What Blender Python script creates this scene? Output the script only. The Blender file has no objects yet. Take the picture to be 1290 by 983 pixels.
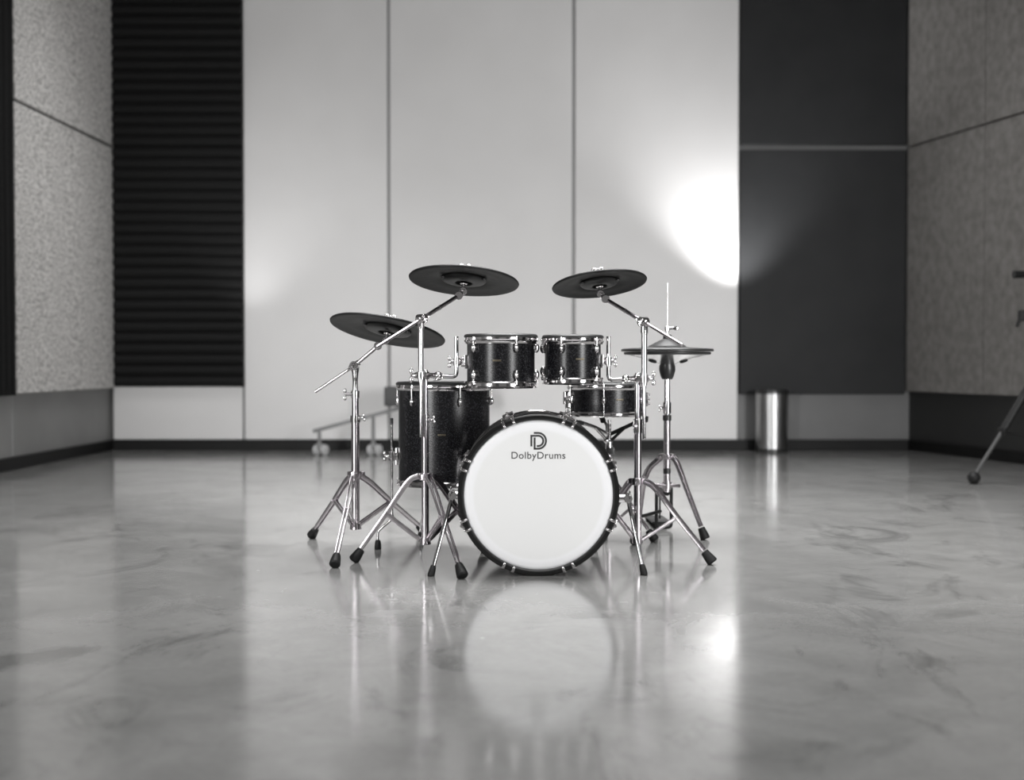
import bpy, bmesh, math, random
from mathutils import Vector, Matrix

random.seed(4)
S = bpy.context.scene
COL = S.collection
V = Vector
pi = math.pi

# ------------------------------------------------------------------ camera measures
F_PX, CX, CY = 1588.0, 645.0, 491.5
HOR = 456.0
EYE = 0.768
PITCH = math.atan((CY - HOR) / F_PX)


def P(px, py, Y):
    """world point seen at pixel (px, py) on the plane at depth Y"""
    u, v = (px - CX) / F_PX, (CY - py) / F_PX
    d = V((u, math.cos(PITCH) + v * math.sin(PITCH), -math.sin(PITCH) + v * math.cos(PITCH)))
    k = Y / d.y
    return V((d.x * k, Y, EYE + d.z * k))


# ------------------------------------------------------------------ materials
def new_mat(name):
    m = bpy.data.materials.new(name)
    m.use_nodes = True
    nt = m.node_tree
    return m, nt, nt.nodes['Principled BSDF']


def simple(name, col, rough=0.5, metal=0.0, spec=0.5, coat=0.0, coat_rough=0.05):
    m, nt, b = new_mat(name)
    if not isinstance(col, (tuple, list)):
        col = (col, col, col)
    b.inputs['Base Color'].default_value = (*col, 1)
    b.inputs['Roughness'].default_value = rough
    b.inputs['Metallic'].default_value = metal
    b.inputs['Specular IOR Level'].default_value = spec
    b.inputs['Coat Weight'].default_value = coat
    b.inputs['Coat Roughness'].default_value = coat_rough
    return m


def noisy(name, c0, c1, scale, rough=0.6, metal=0.0, detail=4, bump=0.0, bump_scale=None, stretch=None, spec=0.5, lo=0.35, hi=0.65):
    m, nt, b = new_mat(name)
    n = nt.nodes
    tc = n.new('ShaderNodeTexCoord')
    mp = n.new('ShaderNodeMapping')
    if stretch:
        mp.inputs['Scale'].default_value = stretch
    nt.links.new(tc.outputs['Object'], mp.inputs['Vector'])
    nz = n.new('ShaderNodeTexNoise')
    nz.inputs['Scale'].default_value = scale
    nz.inputs['Detail'].default_value = detail
    nt.links.new(mp.outputs['Vector'], nz.inputs['Vector'])
    cr = n.new('ShaderNodeValToRGB')
    cr.color_ramp.elements[0].position = lo
    cr.color_ramp.elements[1].position = hi
    f = lambda c: (*(c if isinstance(c, (tuple, list)) else (c, c, c)), 1)
    cr.color_ramp.elements[0].color = f(c0)
    cr.color_ramp.elements[1].color = f(c1)
    nt.links.new(nz.outputs['Fac'], cr.inputs['Fac'])
    nt.links.new(cr.outputs['Color'], b.inputs['Base Color'])
    b.inputs['Roughness'].default_value = rough
    b.inputs['Metallic'].default_value = metal
    b.inputs['Specular IOR Level'].default_value = spec
    if bump:
        bz = nz
        if bump_scale:
            bz = n.new('ShaderNodeTexNoise')
            bz.inputs['Scale'].default_value = bump_scale
            bz.inputs['Detail'].default_value = 3
            nt.links.new(mp.outputs['Vector'], bz.inputs['Vector'])
        bp = n.new('ShaderNodeBump')
        bp.inputs['Strength'].default_value = bump
        bp.inputs['Distance'].default_value = 0.02
        nt.links.new(bz.outputs['Fac'], bp.inputs['Height'])
        nt.links.new(bp.outputs['Normal'], b.inputs['Normal'])
    return m


CHROME = simple('chrome', (0.64, 0.625, 0.63), 0.12, 1.0)
CHROME2 = noisy('chrome_worn', (0.52, 0.485, 0.515), (0.66, 0.63, 0.645), 22, 0.24, 1.0, 2)
RUBBER = simple('black_rubber', 0.008, 0.55, 0, 0.3)
RIM = simple('rim_rubber', 0.022, 0.42)
PLASTIC = simple('black_plastic', 0.02, 0.35)
BLACKMETAL = simple('black_painted_steel', 0.010, 0.42, 0.0, 0.25)
HOOPBLK = simple('black_hoop_lacquer', 0.007, 0.28, 0.0, 0.4)
CYM = noisy('cymbal_rubber', 0.007, 0.012, 30, 0.50, 0, 3, 0.05, None, None, 0.25)
CYM2 = simple('cymbal_hub_rubber', 0.008, 0.38, 0.0, 0.25)
HATTOP = simple('hi_hat_rubber', 0.022, 0.38)
HATLOW = simple('hi_hat_silver', 0.93, 0.16, 1.0)
STEEL = noisy('brushed_stainless', 0.30, 0.42, 30, 0.33, 1.0, 3, 0, None, (1, 1, 0.05))
GREYTUBE = simple('grey_painted_tube', 0.20, 0.4)
CASTER = simple('caster_grey', 0.5, 0.4)
DARKGREY = simple('dark_grey_laminate', 0.045, 0.5)
LOGO = simple('logo_ink', 0.035, 0.5)
MESHHEAD = simple('mesh_head', 0.05, 0.7)
BADGE = simple('badge_bronze', (0.10, 0.085, 0.06), 0.4, 0.6)

# glitter lacquer of the drum shells
SHELL, nt, b = new_mat('black_sparkle_lacquer')
tc = nt.nodes.new('ShaderNodeTexCoord')
vo = nt.nodes.new('ShaderNodeTexVoronoi')
vo.inputs['Scale'].default_value = 330
nt.links.new(tc.outputs['Object'], vo.inputs['Vector'])
cr = nt.nodes.new('ShaderNodeValToRGB')
cr.color_ramp.elements[0].position = 0.62
cr.color_ramp.elements[0].color = (0.004, 0.004, 0.005, 1)
cr.color_ramp.elements[1].position = 1.0
cr.color_ramp.elements[1].color = (0.05, 0.05, 0.055, 1)
nt.links.new(vo.outputs['Color'], cr.inputs['Fac'])
nt.links.new(cr.outputs['Color'], b.inputs['Base Color'])
b.inputs['Roughness'].default_value = 0.27
b.inputs['Specular IOR Level'].default_value = 0.38
b.inputs['Coat Weight'].default_value = 0.0
b.inputs['Coat Roughness'].default_value = 0.06

# white bass head: clear outer band, faint muffling ring edge inside
HEAD, nt, b = new_mat('coated_white_head')
tc = nt.nodes.new('ShaderNodeTexCoord')
sp = nt.nodes.new('ShaderNodeSeparateXYZ')
nt.links.new(tc.outputs['Object'], sp.inputs['Vector'])
cmb = nt.nodes.new('ShaderNodeCombineXYZ')
nt.links.new(sp.outputs['X'], cmb.inputs['X'])
zz = nt.nodes.new('ShaderNodeMath'); zz.operation = 'SUBTRACT'; zz.inputs[1].default_value = 0.29
nt.links.new(sp.outputs['Z'], zz.inputs[0])
nt.links.new(zz.outputs[0], cmb.inputs['Y'])
ln = nt.nodes.new('ShaderNodeVectorMath'); ln.operation = 'LENGTH'
nt.links.new(cmb.outputs['Vector'], ln.inputs[0])
cr = nt.nodes.new('ShaderNodeValToRGB')
e = cr.color_ramp.elements
e[0].position = 0.228; e[0].color = (0.74, 0.74, 0.735, 1)
e[1].position = 0.238; e[1].color = (0.79, 0.79, 0.80, 1)
nt.links.new(ln.outputs['Value'], cr.inputs['Fac'])
nt.links.new(cr.outputs['Color'], b.inputs['Base Color'])
b.inputs['Roughness'].default_value = 0.5

WHITEPANEL = noisy('white_wall_board', (0.72, 0.71, 0.705), (0.76, 0.75, 0.745), 1.2, 0.42, 0, 2)
WALLGREY = noisy('grey_wall_paint', 0.145, 0.165, 2.0, 0.5, 0, 3)
WALLDARK = noisy('dark_grey_wall_paint', 0.022, 0.027, 2.0, 0.45, 0, 3)
WALLLEFT = noisy('grey_lower_wall', (0.25, 0.25, 0.245), (0.29, 0.29, 0.285), 2.0, 0.5, 0, 3)
CEIL = simple('ceiling_paint', 0.25, 0.8)
SKIRT = simple('black_skirting', 0.008, 0.5, 0, 0.2)
GAP = simple('shadow_gap', 0.36, 0.7)
FOAM = noisy('black_acoustic_foam', 0.006, 0.009, 60, 0.8, 0, 3, 0.2, None, None, 0.3)
DARKPANEL = noisy('charcoal_board', (0.017, 0.0175, 0.0185), (0.021, 0.0215, 0.0225), 3, 0.55, 0, 3, spec=0.25)
PEBBLE = noisy('pebbled_acoustic_board', (0.42, 0.41, 0.395), (0.89, 0.87, 0.85), 48, 0.8, 0, 3, 0.9, 48, None, 0.3, 0.38, 0.56)
FELT = noisy('grey_felt_board', (0.185, 0.176, 0.167), (0.275, 0.264, 0.253), 14, 0.85, 0, 8, 0.35, 70, None, 0.3, 0.3, 0.7)

# polished concrete
FLOOR, nt, b = new_mat('polished_concrete')
n = nt.nodes
tc = n.new('ShaderNodeTexCoord')
def fnoise(scale, detail, dist=0.0, rough=0.55, mapping=None):
    z = n.new('ShaderNodeTexNoise')
    z.inputs['Scale'].default_value = scale
    z.inputs['Detail'].default_value = detail
    z.inputs['Roughness'].default_value = rough
    z.inputs['Distortion'].default_value = dist
    if mapping:
        mp = n.new('ShaderNodeMapping')
        mp.inputs['Scale'].default_value = mapping
        mp.inputs['Rotation'].default_value = (0, 0, 0.25)
        nt.links.new(tc.outputs['Object'], mp.inputs['Vector'])
        nt.links.new(mp.outputs['Vector'], z.inputs['Vector'])
    else:
        nt.links.new(tc.outputs['Object'], z.inputs['Vector'])
    return z
def ramp(src, p0, c0, p1, c1):
    r = n.new('ShaderNodeValToRGB')
    r.color_ramp.elements[0].position = p0; r.color_ramp.elements[0].color = (c0, c0, c0, 1)
    r.color_ramp.elements[1].position = p1; r.color_ramp.elements[1].color = (c1, c1, c1, 1)
    nt.links.new(src, r.inputs['Fac'])
    return r
def mul(a, bb):
    mx = n.new('ShaderNodeMix'); mx.data_type = 'RGBA'; mx.blend_type = 'MULTIPLY'
    mx.inputs[0].default_value = 1.0
    nt.links.new(a, mx.inputs[6]); nt.links.new(bb, mx.inputs[7])
    return mx.outputs[2]
big = ramp(fnoise(0.8, 5, 0.6).outputs['Fac'], 0.3, 0.80, 0.7, 1.0)
mid = ramp(fnoise(3.2, 8, 1.2, 0.65).outputs['Fac'], 0.32, 0.80, 0.62, 1.0)
fine = ramp(fnoise(45, 4).outputs['Fac'], 0.3, 0.90, 0.7, 1.0)
blot = ramp(fnoise(2.3, 6, 1.6, 0.7, (1.0, 0.55, 1)).outputs['Fac'], 0.33, 0.62, 0.46, 1.0)
base = n.new('ShaderNodeRGB'); base.outputs[0].default_value = (0.27, 0.268, 0.262, 1)
c = mul(mul(mul(mul(base.outputs[0], big.outputs[0]), mid.outputs[0]), fine.outputs[0]), blot.outputs[0])
spk = ramp(fnoise(9, 2).outputs['Fac'], 0.775, 0.0, 0.80, 1.0)
mx = n.new('ShaderNodeMix'); mx.data_type = 'RGBA'
nt.links.new(spk.outputs[0], mx.inputs[0]); nt.links.new(c, mx.inputs[6])
mx.inputs[7].default_value = (0.6, 0.6, 0.58, 1)
nt.links.new(mx.outputs[2], b.inputs['Base Color'])
rr = n.new('ShaderNodeMapRange')
rr.inputs['From Min'].default_value = 0.3; rr.inputs['From Max'].default_value = 0.7
rr.inputs['To Min'].default_value = 0.10; rr.inputs['To Max'].default_value = 0.17
nt.links.new(fnoise(2.2, 6, 0.8).outputs['Fac'], rr.inputs['Value'])
nt.links.new(rr.outputs['Result'], b.inputs['Roughness'])
b.inputs['IOR'].default_value = 1.95
bp = n.new('ShaderNodeBump'); bp.inputs['Strength'].default_value = 0.012; bp.inputs['Distance'].default_value = 0.01
nt.links.new(fnoise(7, 4, 0.4).outputs['Fac'], bp.inputs['Height'])
nt.links.new(bp.outputs['Normal'], b.inputs['Normal'])


# ------------------------------------------------------------------ mesh helpers
def BM():
    return bmesh.new()


def frame(origin, zdir, xhint=None):
    z = V(zdir).normalized()
    x = V(xhint) if xhint is not None else (V((1, 0, 0)) if abs(z.x) < 0.9 else V((0, 1, 0)))
    y = z.cross(x).normalized()
    x = y.cross(z).normalized()
    M = Matrix((x, y, z)).transposed().to_4x4()
    M.translation = V(origin)
    return M


def lathe(bm, prof, M, seg=56, closed=False):
    """prof: list of (r, z); r=0 makes a pole"""
    rings = []
    for r, z in prof:
        if r <= 1e-6:
            rings.append([bm.verts.new(M @ V((0, 0, z)))])
        else:
            rings.append([bm.verts.new(M @ V((r * math.cos(2 * pi * i / seg), r * math.sin(2 * pi * i / seg), z))) for i in range(seg)])
    pairs = list(zip(rings[:-1], rings[1:]))
    if closed:
        pairs.append((rings[-1], rings[0]))
    for a, c in pairs:
        for i in range(seg):
            j = (i + 1) % seg
            if len(a) == 1 and len(c) == 1:
                continue
            if len(a) == 1:
                bm.faces.new((a[0], c[j], c[i]))
            elif len(c) == 1:
                bm.faces.new((a[i], a[j], c[0]))
            else:
                bm.faces.new((a[i], a[j], c[j], c[i]))


def cyl(bm, p0, p1, r, r1=None, seg=20):
    p0, p1 = V(p0), V(p1)
    L = (p1 - p0).length
    if r1 is None:
        r1 = r
    e = min(0.0012, 0.2 * min(r, r1), 0.2 * L)
    lathe(bm, [(0, 0), (r - e, 0), (r, e), (r1, L - e), (r1 - e, L), (0, L)], frame(p0, p1 - p0), seg)


def tube(bm, pts, r, seg=14, smooth=None):
    """round tube along a polyline"""
    pts = [V(p) for p in pts]
    prev = None
    rings = []
    n_ = len(pts)
    for i, p in enumerate(pts):
        t = (pts[min(i + 1, n_ - 1)] - pts[max(i - 1, 0)]).normalized()
        if prev is None:
            x = t.orthogonal().normalized()
        else:
            x = (prev - t * prev.dot(t)).normalized()
        prev = x
        y = t.cross(x)
        rr_ = r[i] if isinstance(r, (list, tuple)) else r
        rings.append([bm.verts.new(p + (x * math.cos(2 * pi * k / seg) + y * math.sin(2 * pi * k / seg)) * rr_) for k in range(seg)])
    for a, c in zip(rings[:-1], rings[1:]):
        for k in range(seg):
            j = (k + 1) % seg
            bm.faces.new((a[k], a[j], c[j], c[k]))
    bm.faces.new(list(reversed(rings[0])))
    bm.faces.new(rings[-1])


def ell(bm, c, rx, ry, rz, R=None, seg=18, rings=10):
    M = Matrix.Translation(V(c)) @ (R.to_4x4() if R is not None else Matrix.Identity(4)) @ Matrix.Diagonal((rx, ry, rz, 1))
    prof = [(math.sin(pi * i / rings) if 0 < i < rings else 0, -math.cos(pi * i / rings)) for i in range(rings + 1)]
    lathe(bm, prof, M, seg)


def box(bm, c, sx, sy, sz, R=None, bev=0.0):
    M = Matrix.Translation(V(c)) @ (R.to_4x4() if R is not None else Matrix.Identity(4))
    t = bmesh.new()
    bmesh.ops.create_cube(t, size=1.0)
    for v in t.verts:
        v.co = V((v.co.x * sx, v.co.y * sy, v.co.z * sz))
    if bev > 0:
        bmesh.ops.bevel(t, geom=list(t.edges), offset=bev, segments=2, affect='EDGES', profile=0.6)
    vm = {v: bm.verts.new(M @ v.co) for v in t.verts}
    for f in t.faces:
        bm.faces.new([vm[v] for v in f.verts])
    t.free()


def strap(bm, pts, side, w, t, off=0.0, w_end=None, off_end=None):
    """flat bar along a polyline: t thick along `side`, w wide across; shifted by off along side"""
    pts = [V(p) for p in pts]
    side = V(side).normalized()
    n_ = len(pts)
    rings = []
    for i, p in enumerate(pts):
        tg = (pts[min(i + 1, n_ - 1)] - pts[max(i - 1, 0)]).normalized()
        nn = tg.cross(side).normalized()
        k = i / (n_ - 1)
        ww = w + ((w_end if w_end is not None else w) - w) * k
        oo = off + ((off_end if off_end is not None else off) - off) * k
        c = p + side * oo
        q = []
        # rounded rectangle section
        for (a, bb) in ((-.5, -.36), (-.36, -.5), (.36, -.5), (.5, -.36), (.5, .36), (.36, .5), (-.36, .5), (-.5, .36)):
            q.append(bm.verts.new(c + side * (a * t) + nn * (bb * ww)))
        rings.append(q)
    for a, c in zip(rings[:-1], rings[1:]):
        m = len(a)
        for k in range(m):
            j = (k + 1) % m
            bm.faces.new((a[k], a[j], c[j], c[k]))
    bm.faces.new(list(reversed(rings[0])))
    bm.faces.new(rings[-1])


def smooth_path(pts, n_=5):
    """Catmull-Rom through points"""
    pts = [V(p) for p in pts]
    out = []
    for i in range(len(pts) - 1):
        p0, p1, p2, p3 = pts[max(i - 1, 0)], pts[i], pts[i + 1], pts[min(i + 2, len(pts) - 1)]
        for k in range(n_):
            t = k / n_
            out.append(0.5 * ((2 * p1) + (p2 - p0) * t + (2 * p0 - 5 * p1 + 4 * p2 - p3) * t * t + (3 * p1 - p0 - 3 * p2 + p3) * t ** 3))
    out.append(pts[-1])
    return out


def clampz(bm, z=0.0):
    for v in bm.verts:
        if v.co.z < z:
            v.co.z = z


def link(name, bm, mat, parent=None, origin=None, bevel=0.0, sharp=38):
    """world-space bmesh -> ONE mesh object; a child is shifted into its root's frame"""
    bmesh.ops.recalc_face_normals(bm, faces=bm.faces)
    root = parent
    if parent is not None:
        while root.parent is not None:
            root = root.parent
        org = root.location.copy()
    else:
        org = V(origin) if origin is not None else V((0, 0, 0))
    for v in bm.verts:
        v.co -= org
    me = bpy.data.meshes.new(name)
    bm.to_mesh(me)
    bm.free()
    for p in me.polygons:
        p.use_smooth = True
    me.set_sharp_from_angle(angle=math.radians(sharp))
    me.materials.append(mat)
    o = bpy.data.objects.new(name, me)
    COL.objects.link(o)
    if parent is not None:
        o.parent = parent
    else:
        o.location = org
    if bevel:
        md = o.modifiers.new('bevel', 'BEVEL'); md.width = bevel; md.segments = 2; md.limit_method = 'ANGLE'
    return o


def thing(name, loc, label, cat, group=None):
    o = bpy.data.objects.new(name, None)
    o.empty_display_size = 0.05
    COL.objects.link(o)
    o.location = V(loc)
    o['label'] = label
    o['category'] = cat
    if group:
        o['group'] = group
    return o


def tag(o, label, cat, group=None):
    o['label'] = label; o['category'] = cat
    if group:
        o['group'] = group
    return o


def structure(o):
    o['kind'] = 'structure'
    return o


# ------------------------------------------------------------------ room shell
WY = 10.98                                   # back wall face
ZC = 4.9                                     # ceiling height
CL = V((-3.49, WY)); CR = V((3.46, WY))      # back corners
YF = -3.0
def lx(Y): return -3.49 - 0.035 * (WY - Y)   # left wall line
def rx(Y): return 3.46 + 0.249 * (WY - Y)    # right wall line


def prism(bm, poly, z0, z1):
    lo = [bm.verts.new((p[0], p[1], z0)) for p in poly]
    hi = [bm.verts.new((p[0], p[1], z1)) for p in poly]
    m = len(poly)
    bm.faces.new(lo); bm.faces.new(hi)
    for i in range(m):
        j = (i + 1) % m
        bm.faces.new((lo[i], lo[j], hi[j], hi[i]))


bm = BM(); prism(bm, [(-5.2, YF - .2), (8.0, YF - .2), (8.0, WY + .3), (-5.2, WY + .3)], -0.12, 0.0)
structure(link('floor', bm, FLOOR))
bm = BM(); prism(bm, [(-5.2, YF - .2), (8.0, YF - .2), (8.0, WY + .3), (-5.2, WY + .3)], ZC, ZC + .12)
structure(link('ceiling', bm, CEIL))
bm = BM(); prism(bm, [(-4.0, WY), (5.2, WY), (5.2, WY + .15), (-4.0, WY + .15)], 0, ZC)
structure(link('wall_back', bm, WALLGREY))
bm = BM(); prism(bm, [(lx(WY), WY), (lx(YF), YF), (lx(YF) - .15, YF), (lx(WY) - .15, WY)], 0, ZC)
structure(link('wall_left', bm, WALLLEFT))
bm = BM(); prism(bm, [(rx(WY), WY), (rx(YF), YF), (rx(YF) + .15, YF), (rx(WY) + .15, WY)], 0, ZC)
structure(link('wall_right', bm, WALLDARK))
bm = BM(); prism(bm, [(-5.2, YF), (8.0, YF), (8.0, YF - .15), (-5.2, YF - .15)], 0, ZC)
structure(link('wall_front', bm, WALLGREY))

SK = 0.092
bm = BM(); prism(bm, [(lx(WY) + .001, WY), (rx(WY) - .001, WY), (rx(WY) - .02, WY - .055), (lx(WY) + .02, WY - .055)], 0, SK)
structure(link('baseboard_back', bm, SKIRT, bevel=.004))
bm = BM(); prism(bm, [(lx(WY), WY), (lx(YF), YF), (lx(YF) + .03, YF), (lx(WY) + .03, WY)], 0, SK)
structure(link('baseboard_left', bm, SKIRT, bevel=.004))
bm = BM(); prism(bm, [(rx(WY), WY), (rx(YF), YF), (rx(YF) - .03, YF), (rx(WY) - .03, WY)], 0, SK)
structure(link('baseboard_right', bm, SKIRT, bevel=.004))

# thin upright joint in the lower left wall
yj = 8.97
bm = BM(); prism(bm, [(lx(yj), yj), (lx(yj + .012), yj + .012), (lx(yj + .012) + .004, yj + .012), (lx(yj) + .004, yj)], SK, 0.54)
structure(link('trim_1', bm, GAP))

# white boards clad on the back wall
def xat(px, Y): return (px - CX) / F_PX * Y
YB = WY - 0.045
spans = [
    (lx(WY) + .03, xat(305.5, YB), 'white wall board under the ribbed black foam, beside the left corner'),
    (xat(308.5, YB), xat(488.5, YB), 'tall white wall board between the ribbed black foam and the first upright seam'),
    (xat(492, YB), xat(720.5, YB), 'widest tall white wall board, directly behind the drum kit between two seams'),
    (xat(724.5, YB), xat(929, YB), 'tall white wall board with the bright light patch, beside the charcoal boards'),
]
for x0, x1, lab in spans:
    bm = BM(); box(bm, ((x0 + x1) / 2, (YB + WY - .013) / 2, (SK + ZC) / 2), x1 - x0, WY - .013 - YB, ZC - SK - .004)
    tag(link('cladding_board', bm, WHITEPANEL, origin=((x0 + x1) / 2, WY, SK), bevel=.004), lab, 'wall panel', 'white boards on the back wall')

bm = BM(); box(bm, ((spans[0][0] + spans[3][1]) / 2, WY - .006, (SK + ZC) / 2), spans[3][1] - spans[0][0] - .02, .012, ZC - SK - .01)
structure(link('trim_3', bm, GAP))
ZJ = P(0, 187, WY).z                         # height of the horizontal joint round the room
ZB = 0.552                                   # bottom edge of the acoustic panels


def ribbed(bm, o, ux, un, w, z0, z1, pitch, depth, vertical=False, base=0.03):
    """slab with rounded ribs: o = bottom corner (x, y), ux along the wall, un out of the wall"""
    ux, un = V((*ux, 0)), V((*un, 0))
    o = V((o[0], o[1], 0))
    L = w if vertical else z1 - z0
    n_ = max(2, round(L / pitch))
    seg = 8
    prof = []
    for i in range(n_ * seg + 1):
        ph = (i % seg) / seg
        prof.append((L * i / (n_ * seg), base + depth * abs(math.sin(pi * ph)) ** 0.8))
    ra, rb, ba, bb = [], [], [], []
    for s, d in prof:
        if vertical:
            a = o + ux * s + un * d + V((0, 0, z0)); c = o + ux * s + un * d + V((0, 0, z1))
            e1 = o + ux * s + V((0, 0, z0)); e2 = o + ux * s + V((0, 0, z1))
        else:
            a = o + un * d + V((0, 0, z0 + s)); c = o + ux * w + un * d + V((0, 0, z0 + s))
            e1 = o + V((0, 0, z0 + s)); e2 = o + ux * w + V((0, 0, z0 + s))
        ra.append(bm.verts.new(a)); rb.append(bm.verts.new(c)); ba.append(bm.verts.new(e1)); bb.append(bm.verts.new(e2))
    for i in range(len(prof) - 1):
        bm.faces.new((ra[i], ra[i + 1], rb[i + 1], rb[i]))
        bm.faces.new((ba[i], bb[i], bb[i + 1], ba[i + 1]))
        bm.faces.new((ra[i], ba[i], ba[i + 1], ra[i + 1]))
        bm.faces.new((rb[i], rb[i + 1], bb[i + 1], bb[i]))
    bm.faces.new((ra[0], rb[0], bb[0], ba[0]))
    bm.faces.new((ra[-1], ba[-1], bb[-1], rb[-1]))


# ribbed foam on the back wall, left
xf0 = lx(WY) + 0.055; xf1 = xat(305, YB - .07)
for z0, z1, lab in ((ZB, ZJ - .0008, 'lower ribbed black foam panel on the back wall beside the left corner'),
                    (ZJ + .0008, ZC - .02, 'upper ribbed black foam panel on the back wall, cut by the photo top')):
    bm = BM(); ribbed(bm, (xf0, YB - .001), (1, 0), (0, -1), xf1 - xf0, z0, z1, 0.0945, 0.035)
    tag(link('acoustic_foam_panel', bm, FOAM, origin=(xf0, YB, z0), sharp=60), lab, 'acoustic panel', 'ribbed black foam on the back wall')

# wall directions
dl = V((lx(0) - lx(1), -1)).normalized(); nl = V((-dl.y, dl.x)); nl = nl if nl.x > 0 else -nl     # left wall, towards the camera / inwards
dr = V((rx(0) - rx(1), -1)).normalized(); nr = V((-dr.y, dr.x)); nr = nr if nr.x < 0 else -nr


def wall_slab(bm, base, d, nrm, s0, s1, z0, z1, t):
    base = base + nrm * .002
    a = base + d * s0; c = base + d * s1
    prism(bm, [a, c, c + nrm * t, a + nrm * t], z0, z1)  # slab on a wall


# pebbled boards on the left wall
sL1 = (WY - 8.94) / abs(dl.y)
for z0, z1, lab in ((ZB - .01, ZJ - .012, 'lower pebbled pale grey acoustic board on the left wall'),
                    (ZJ + .012, ZC - .02, 'upper pebbled pale grey acoustic board on the left wall, above the sloping joint')):
    bm = BM(); wall_slab(bm, CL, dl, nl, 0.05, sL1, z0, z1, 0.05)
    tag(link('acoustic_board', bm, PEBBLE, origin=(lx(10), 10, z0), bevel=.006), lab, 'acoustic panel', 'pebbled boards on the left wall')
bm = BM(); wall_slab(bm, CL, dl, nl, 0.06, sL1 - .01, ZJ - .014, ZJ + .014, 0.03)
structure(link('trim_2', bm, WALLDARK))
# black foam with upright ribs at the left edge
o_ = CL + dl * (sL1 + .015) + nl * .002
bm = BM(); ribbed(bm, (o_.x, o_.y), dl, nl, 1.1, ZB - .02, ZC - .02, 0.09, 0.035, True)
tag(link('acoustic_foam_panel', bm, FOAM, origin=(o_.x, o_.y, ZB), sharp=60),
    'black foam panel with upright ribs on the left wall at the photo edge', 'acoustic panel')

# charcoal boards on the back wall, right
xd0 = xat(931.5, YB); xd1 = rx(WY) - 0.056
for z0, z1, lab in ((P(0, 497, YB).z, ZJ - .022, 'lower smooth charcoal board on the back wall above the steel bin'),
                    (ZJ + .022, ZC - .02, 'upper smooth charcoal board on the back wall above the pale gap')):
    bm = BM(); box(bm, ((xd0 + xd1) / 2, WY - .027, (z0 + z1) / 2), xd1 - xd0, .05, z1 - z0)
    tag(link('acoustic_board', bm, DARKPANEL, origin=((xd0 + xd1) / 2, WY, z0), bevel=.004), lab, 'acoustic panel', 'charcoal boards on the back wall')
# felt boards on the right wall
sR = (WY - 9.88) / abs(dr.y)
for s0, s1, z0, z1, lab in (
        (0.04, sR - .004, ZB - .04, ZJ - .008, 'lower grey felt board on the right wall, nearest the corner'),
        (sR + .008, sR + 1.22, ZB - .04, ZJ - .008, 'lower grey felt board behind the black tripod at the right edge'),
        (0.04, sR - .004, ZJ + .008, ZC - .02, 'upper grey felt board on the right wall, nearest the corner'),
        (sR + .008, sR + 1.22, ZJ + .008, ZC - .02, 'upper grey felt board in the top right corner of the photo')):
    bm = BM(); wall_slab(bm, CR, dr, nr, s0, s1, z0, z1, 0.05)
    tag(link('acoustic_board', bm, FELT, origin=(CR.x + dr.x * s0, CR.y + dr.y * s0, z0), bevel=.004), lab, 'acoustic panel', 'grey felt boards on the right wall')

# unseen rest of the room: pale and dark boards added for chrome to reflect
def reflect_slabs(name, base, d, nrm, runs, z0, z1, mat, t=.04):
    bm = BM()
    for s0, s1 in runs:
        wall_slab(bm, base, d, nrm, s0, s1, z0, z1, t)
    structure(link(name, bm, mat))
FB = V((-4.0, YF)); fd = V((1, 0)); fn = V((0, 1))
reflect_slabs('trim_4', FB, fd, fn, [(.2, 1.7), (3.2, 4.1), (4.14, 5.4), (5.44, 6.4), (8.0, 9.3)], SK, ZC - .02, WHITEPANEL)
reflect_slabs('trim_5', FB, fd, fn, [(1.75, 3.15), (6.45, 7.95)], .55, ZC - .02, WALLLEFT)
reflect_slabs('trim_6', CL, dl, nl, [(3.4, 5.0), (6.4, 8.0), (9.4, 11.0)], .55, ZC - .02, WHITEPANEL)
reflect_slabs('trim_7', CL, dl, nl, [(5.05, 6.35), (8.05, 9.35)], .55, ZC - .02, WALLLEFT)
reflect_slabs('trim_8', CR, dr, nr, [(2.5, 3.7), (5.2, 6.8), (8.2, 9.8)], .55, ZC - .02, WHITEPANEL)
reflect_slabs('trim_9', CR, dr, nr, [(3.75, 5.15), (6.85, 8.15)], .55, ZC - .02, DARKPANEL)

# ------------------------------------------------------------------ drum pieces
def lug_set(root, c, r, ang, z_top, z_lo, hoop_top, hoop_bot, h=0.038, w=0.0085, rod=True, hoop_r=None):
    """ang in degrees, 0 towards the camera, positive to the right"""
    a = math.radians(ang)
    out = V((math.sin(a), -math.cos(a), 0))
    R = Matrix((V((math.cos(a), math.sin(a), 0)), -out, V((0, 0, 1)))).transposed()
    for z in ([z_top, z_lo] if z_lo is not None else [z_top]):
        bm = BM()
        p = V((c.x, c.y, 0)) + out * r + V((0, 0, z))
        ell(bm, p + out * .006, w, 0.013, h / 2, R)
        box(bm, p + out * .002, w * 1.5, .006, h * .8, R, .002)
        link('lug', bm, CHROME, root)
    if rod:
        rr_ = (hoop_r or r + .010) - 0.001
        q = V((c.x, c.y, 0)) + out * rr_
        for (za, zb) in ((z_top, hoop_top), (z_lo, hoop_bot)):
            if za is None or zb is None:
                continue
            bm = BM()
            s = 1 if zb > za else -1
            cyl(bm, q + V((0, 0, za)), q + V((0, 0, zb)), .0024, seg=10)
            cyl(bm, q + V((0, 0, zb - s * .008)), q + V((0, 0, zb)), .0052, seg=10)
            cyl(bm, q + V((0, 0, zb)), q + V((0, 0, zb + s * .006)), .0036, seg=8)
            link('tension_rod', bm, CHROME, root)


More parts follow.
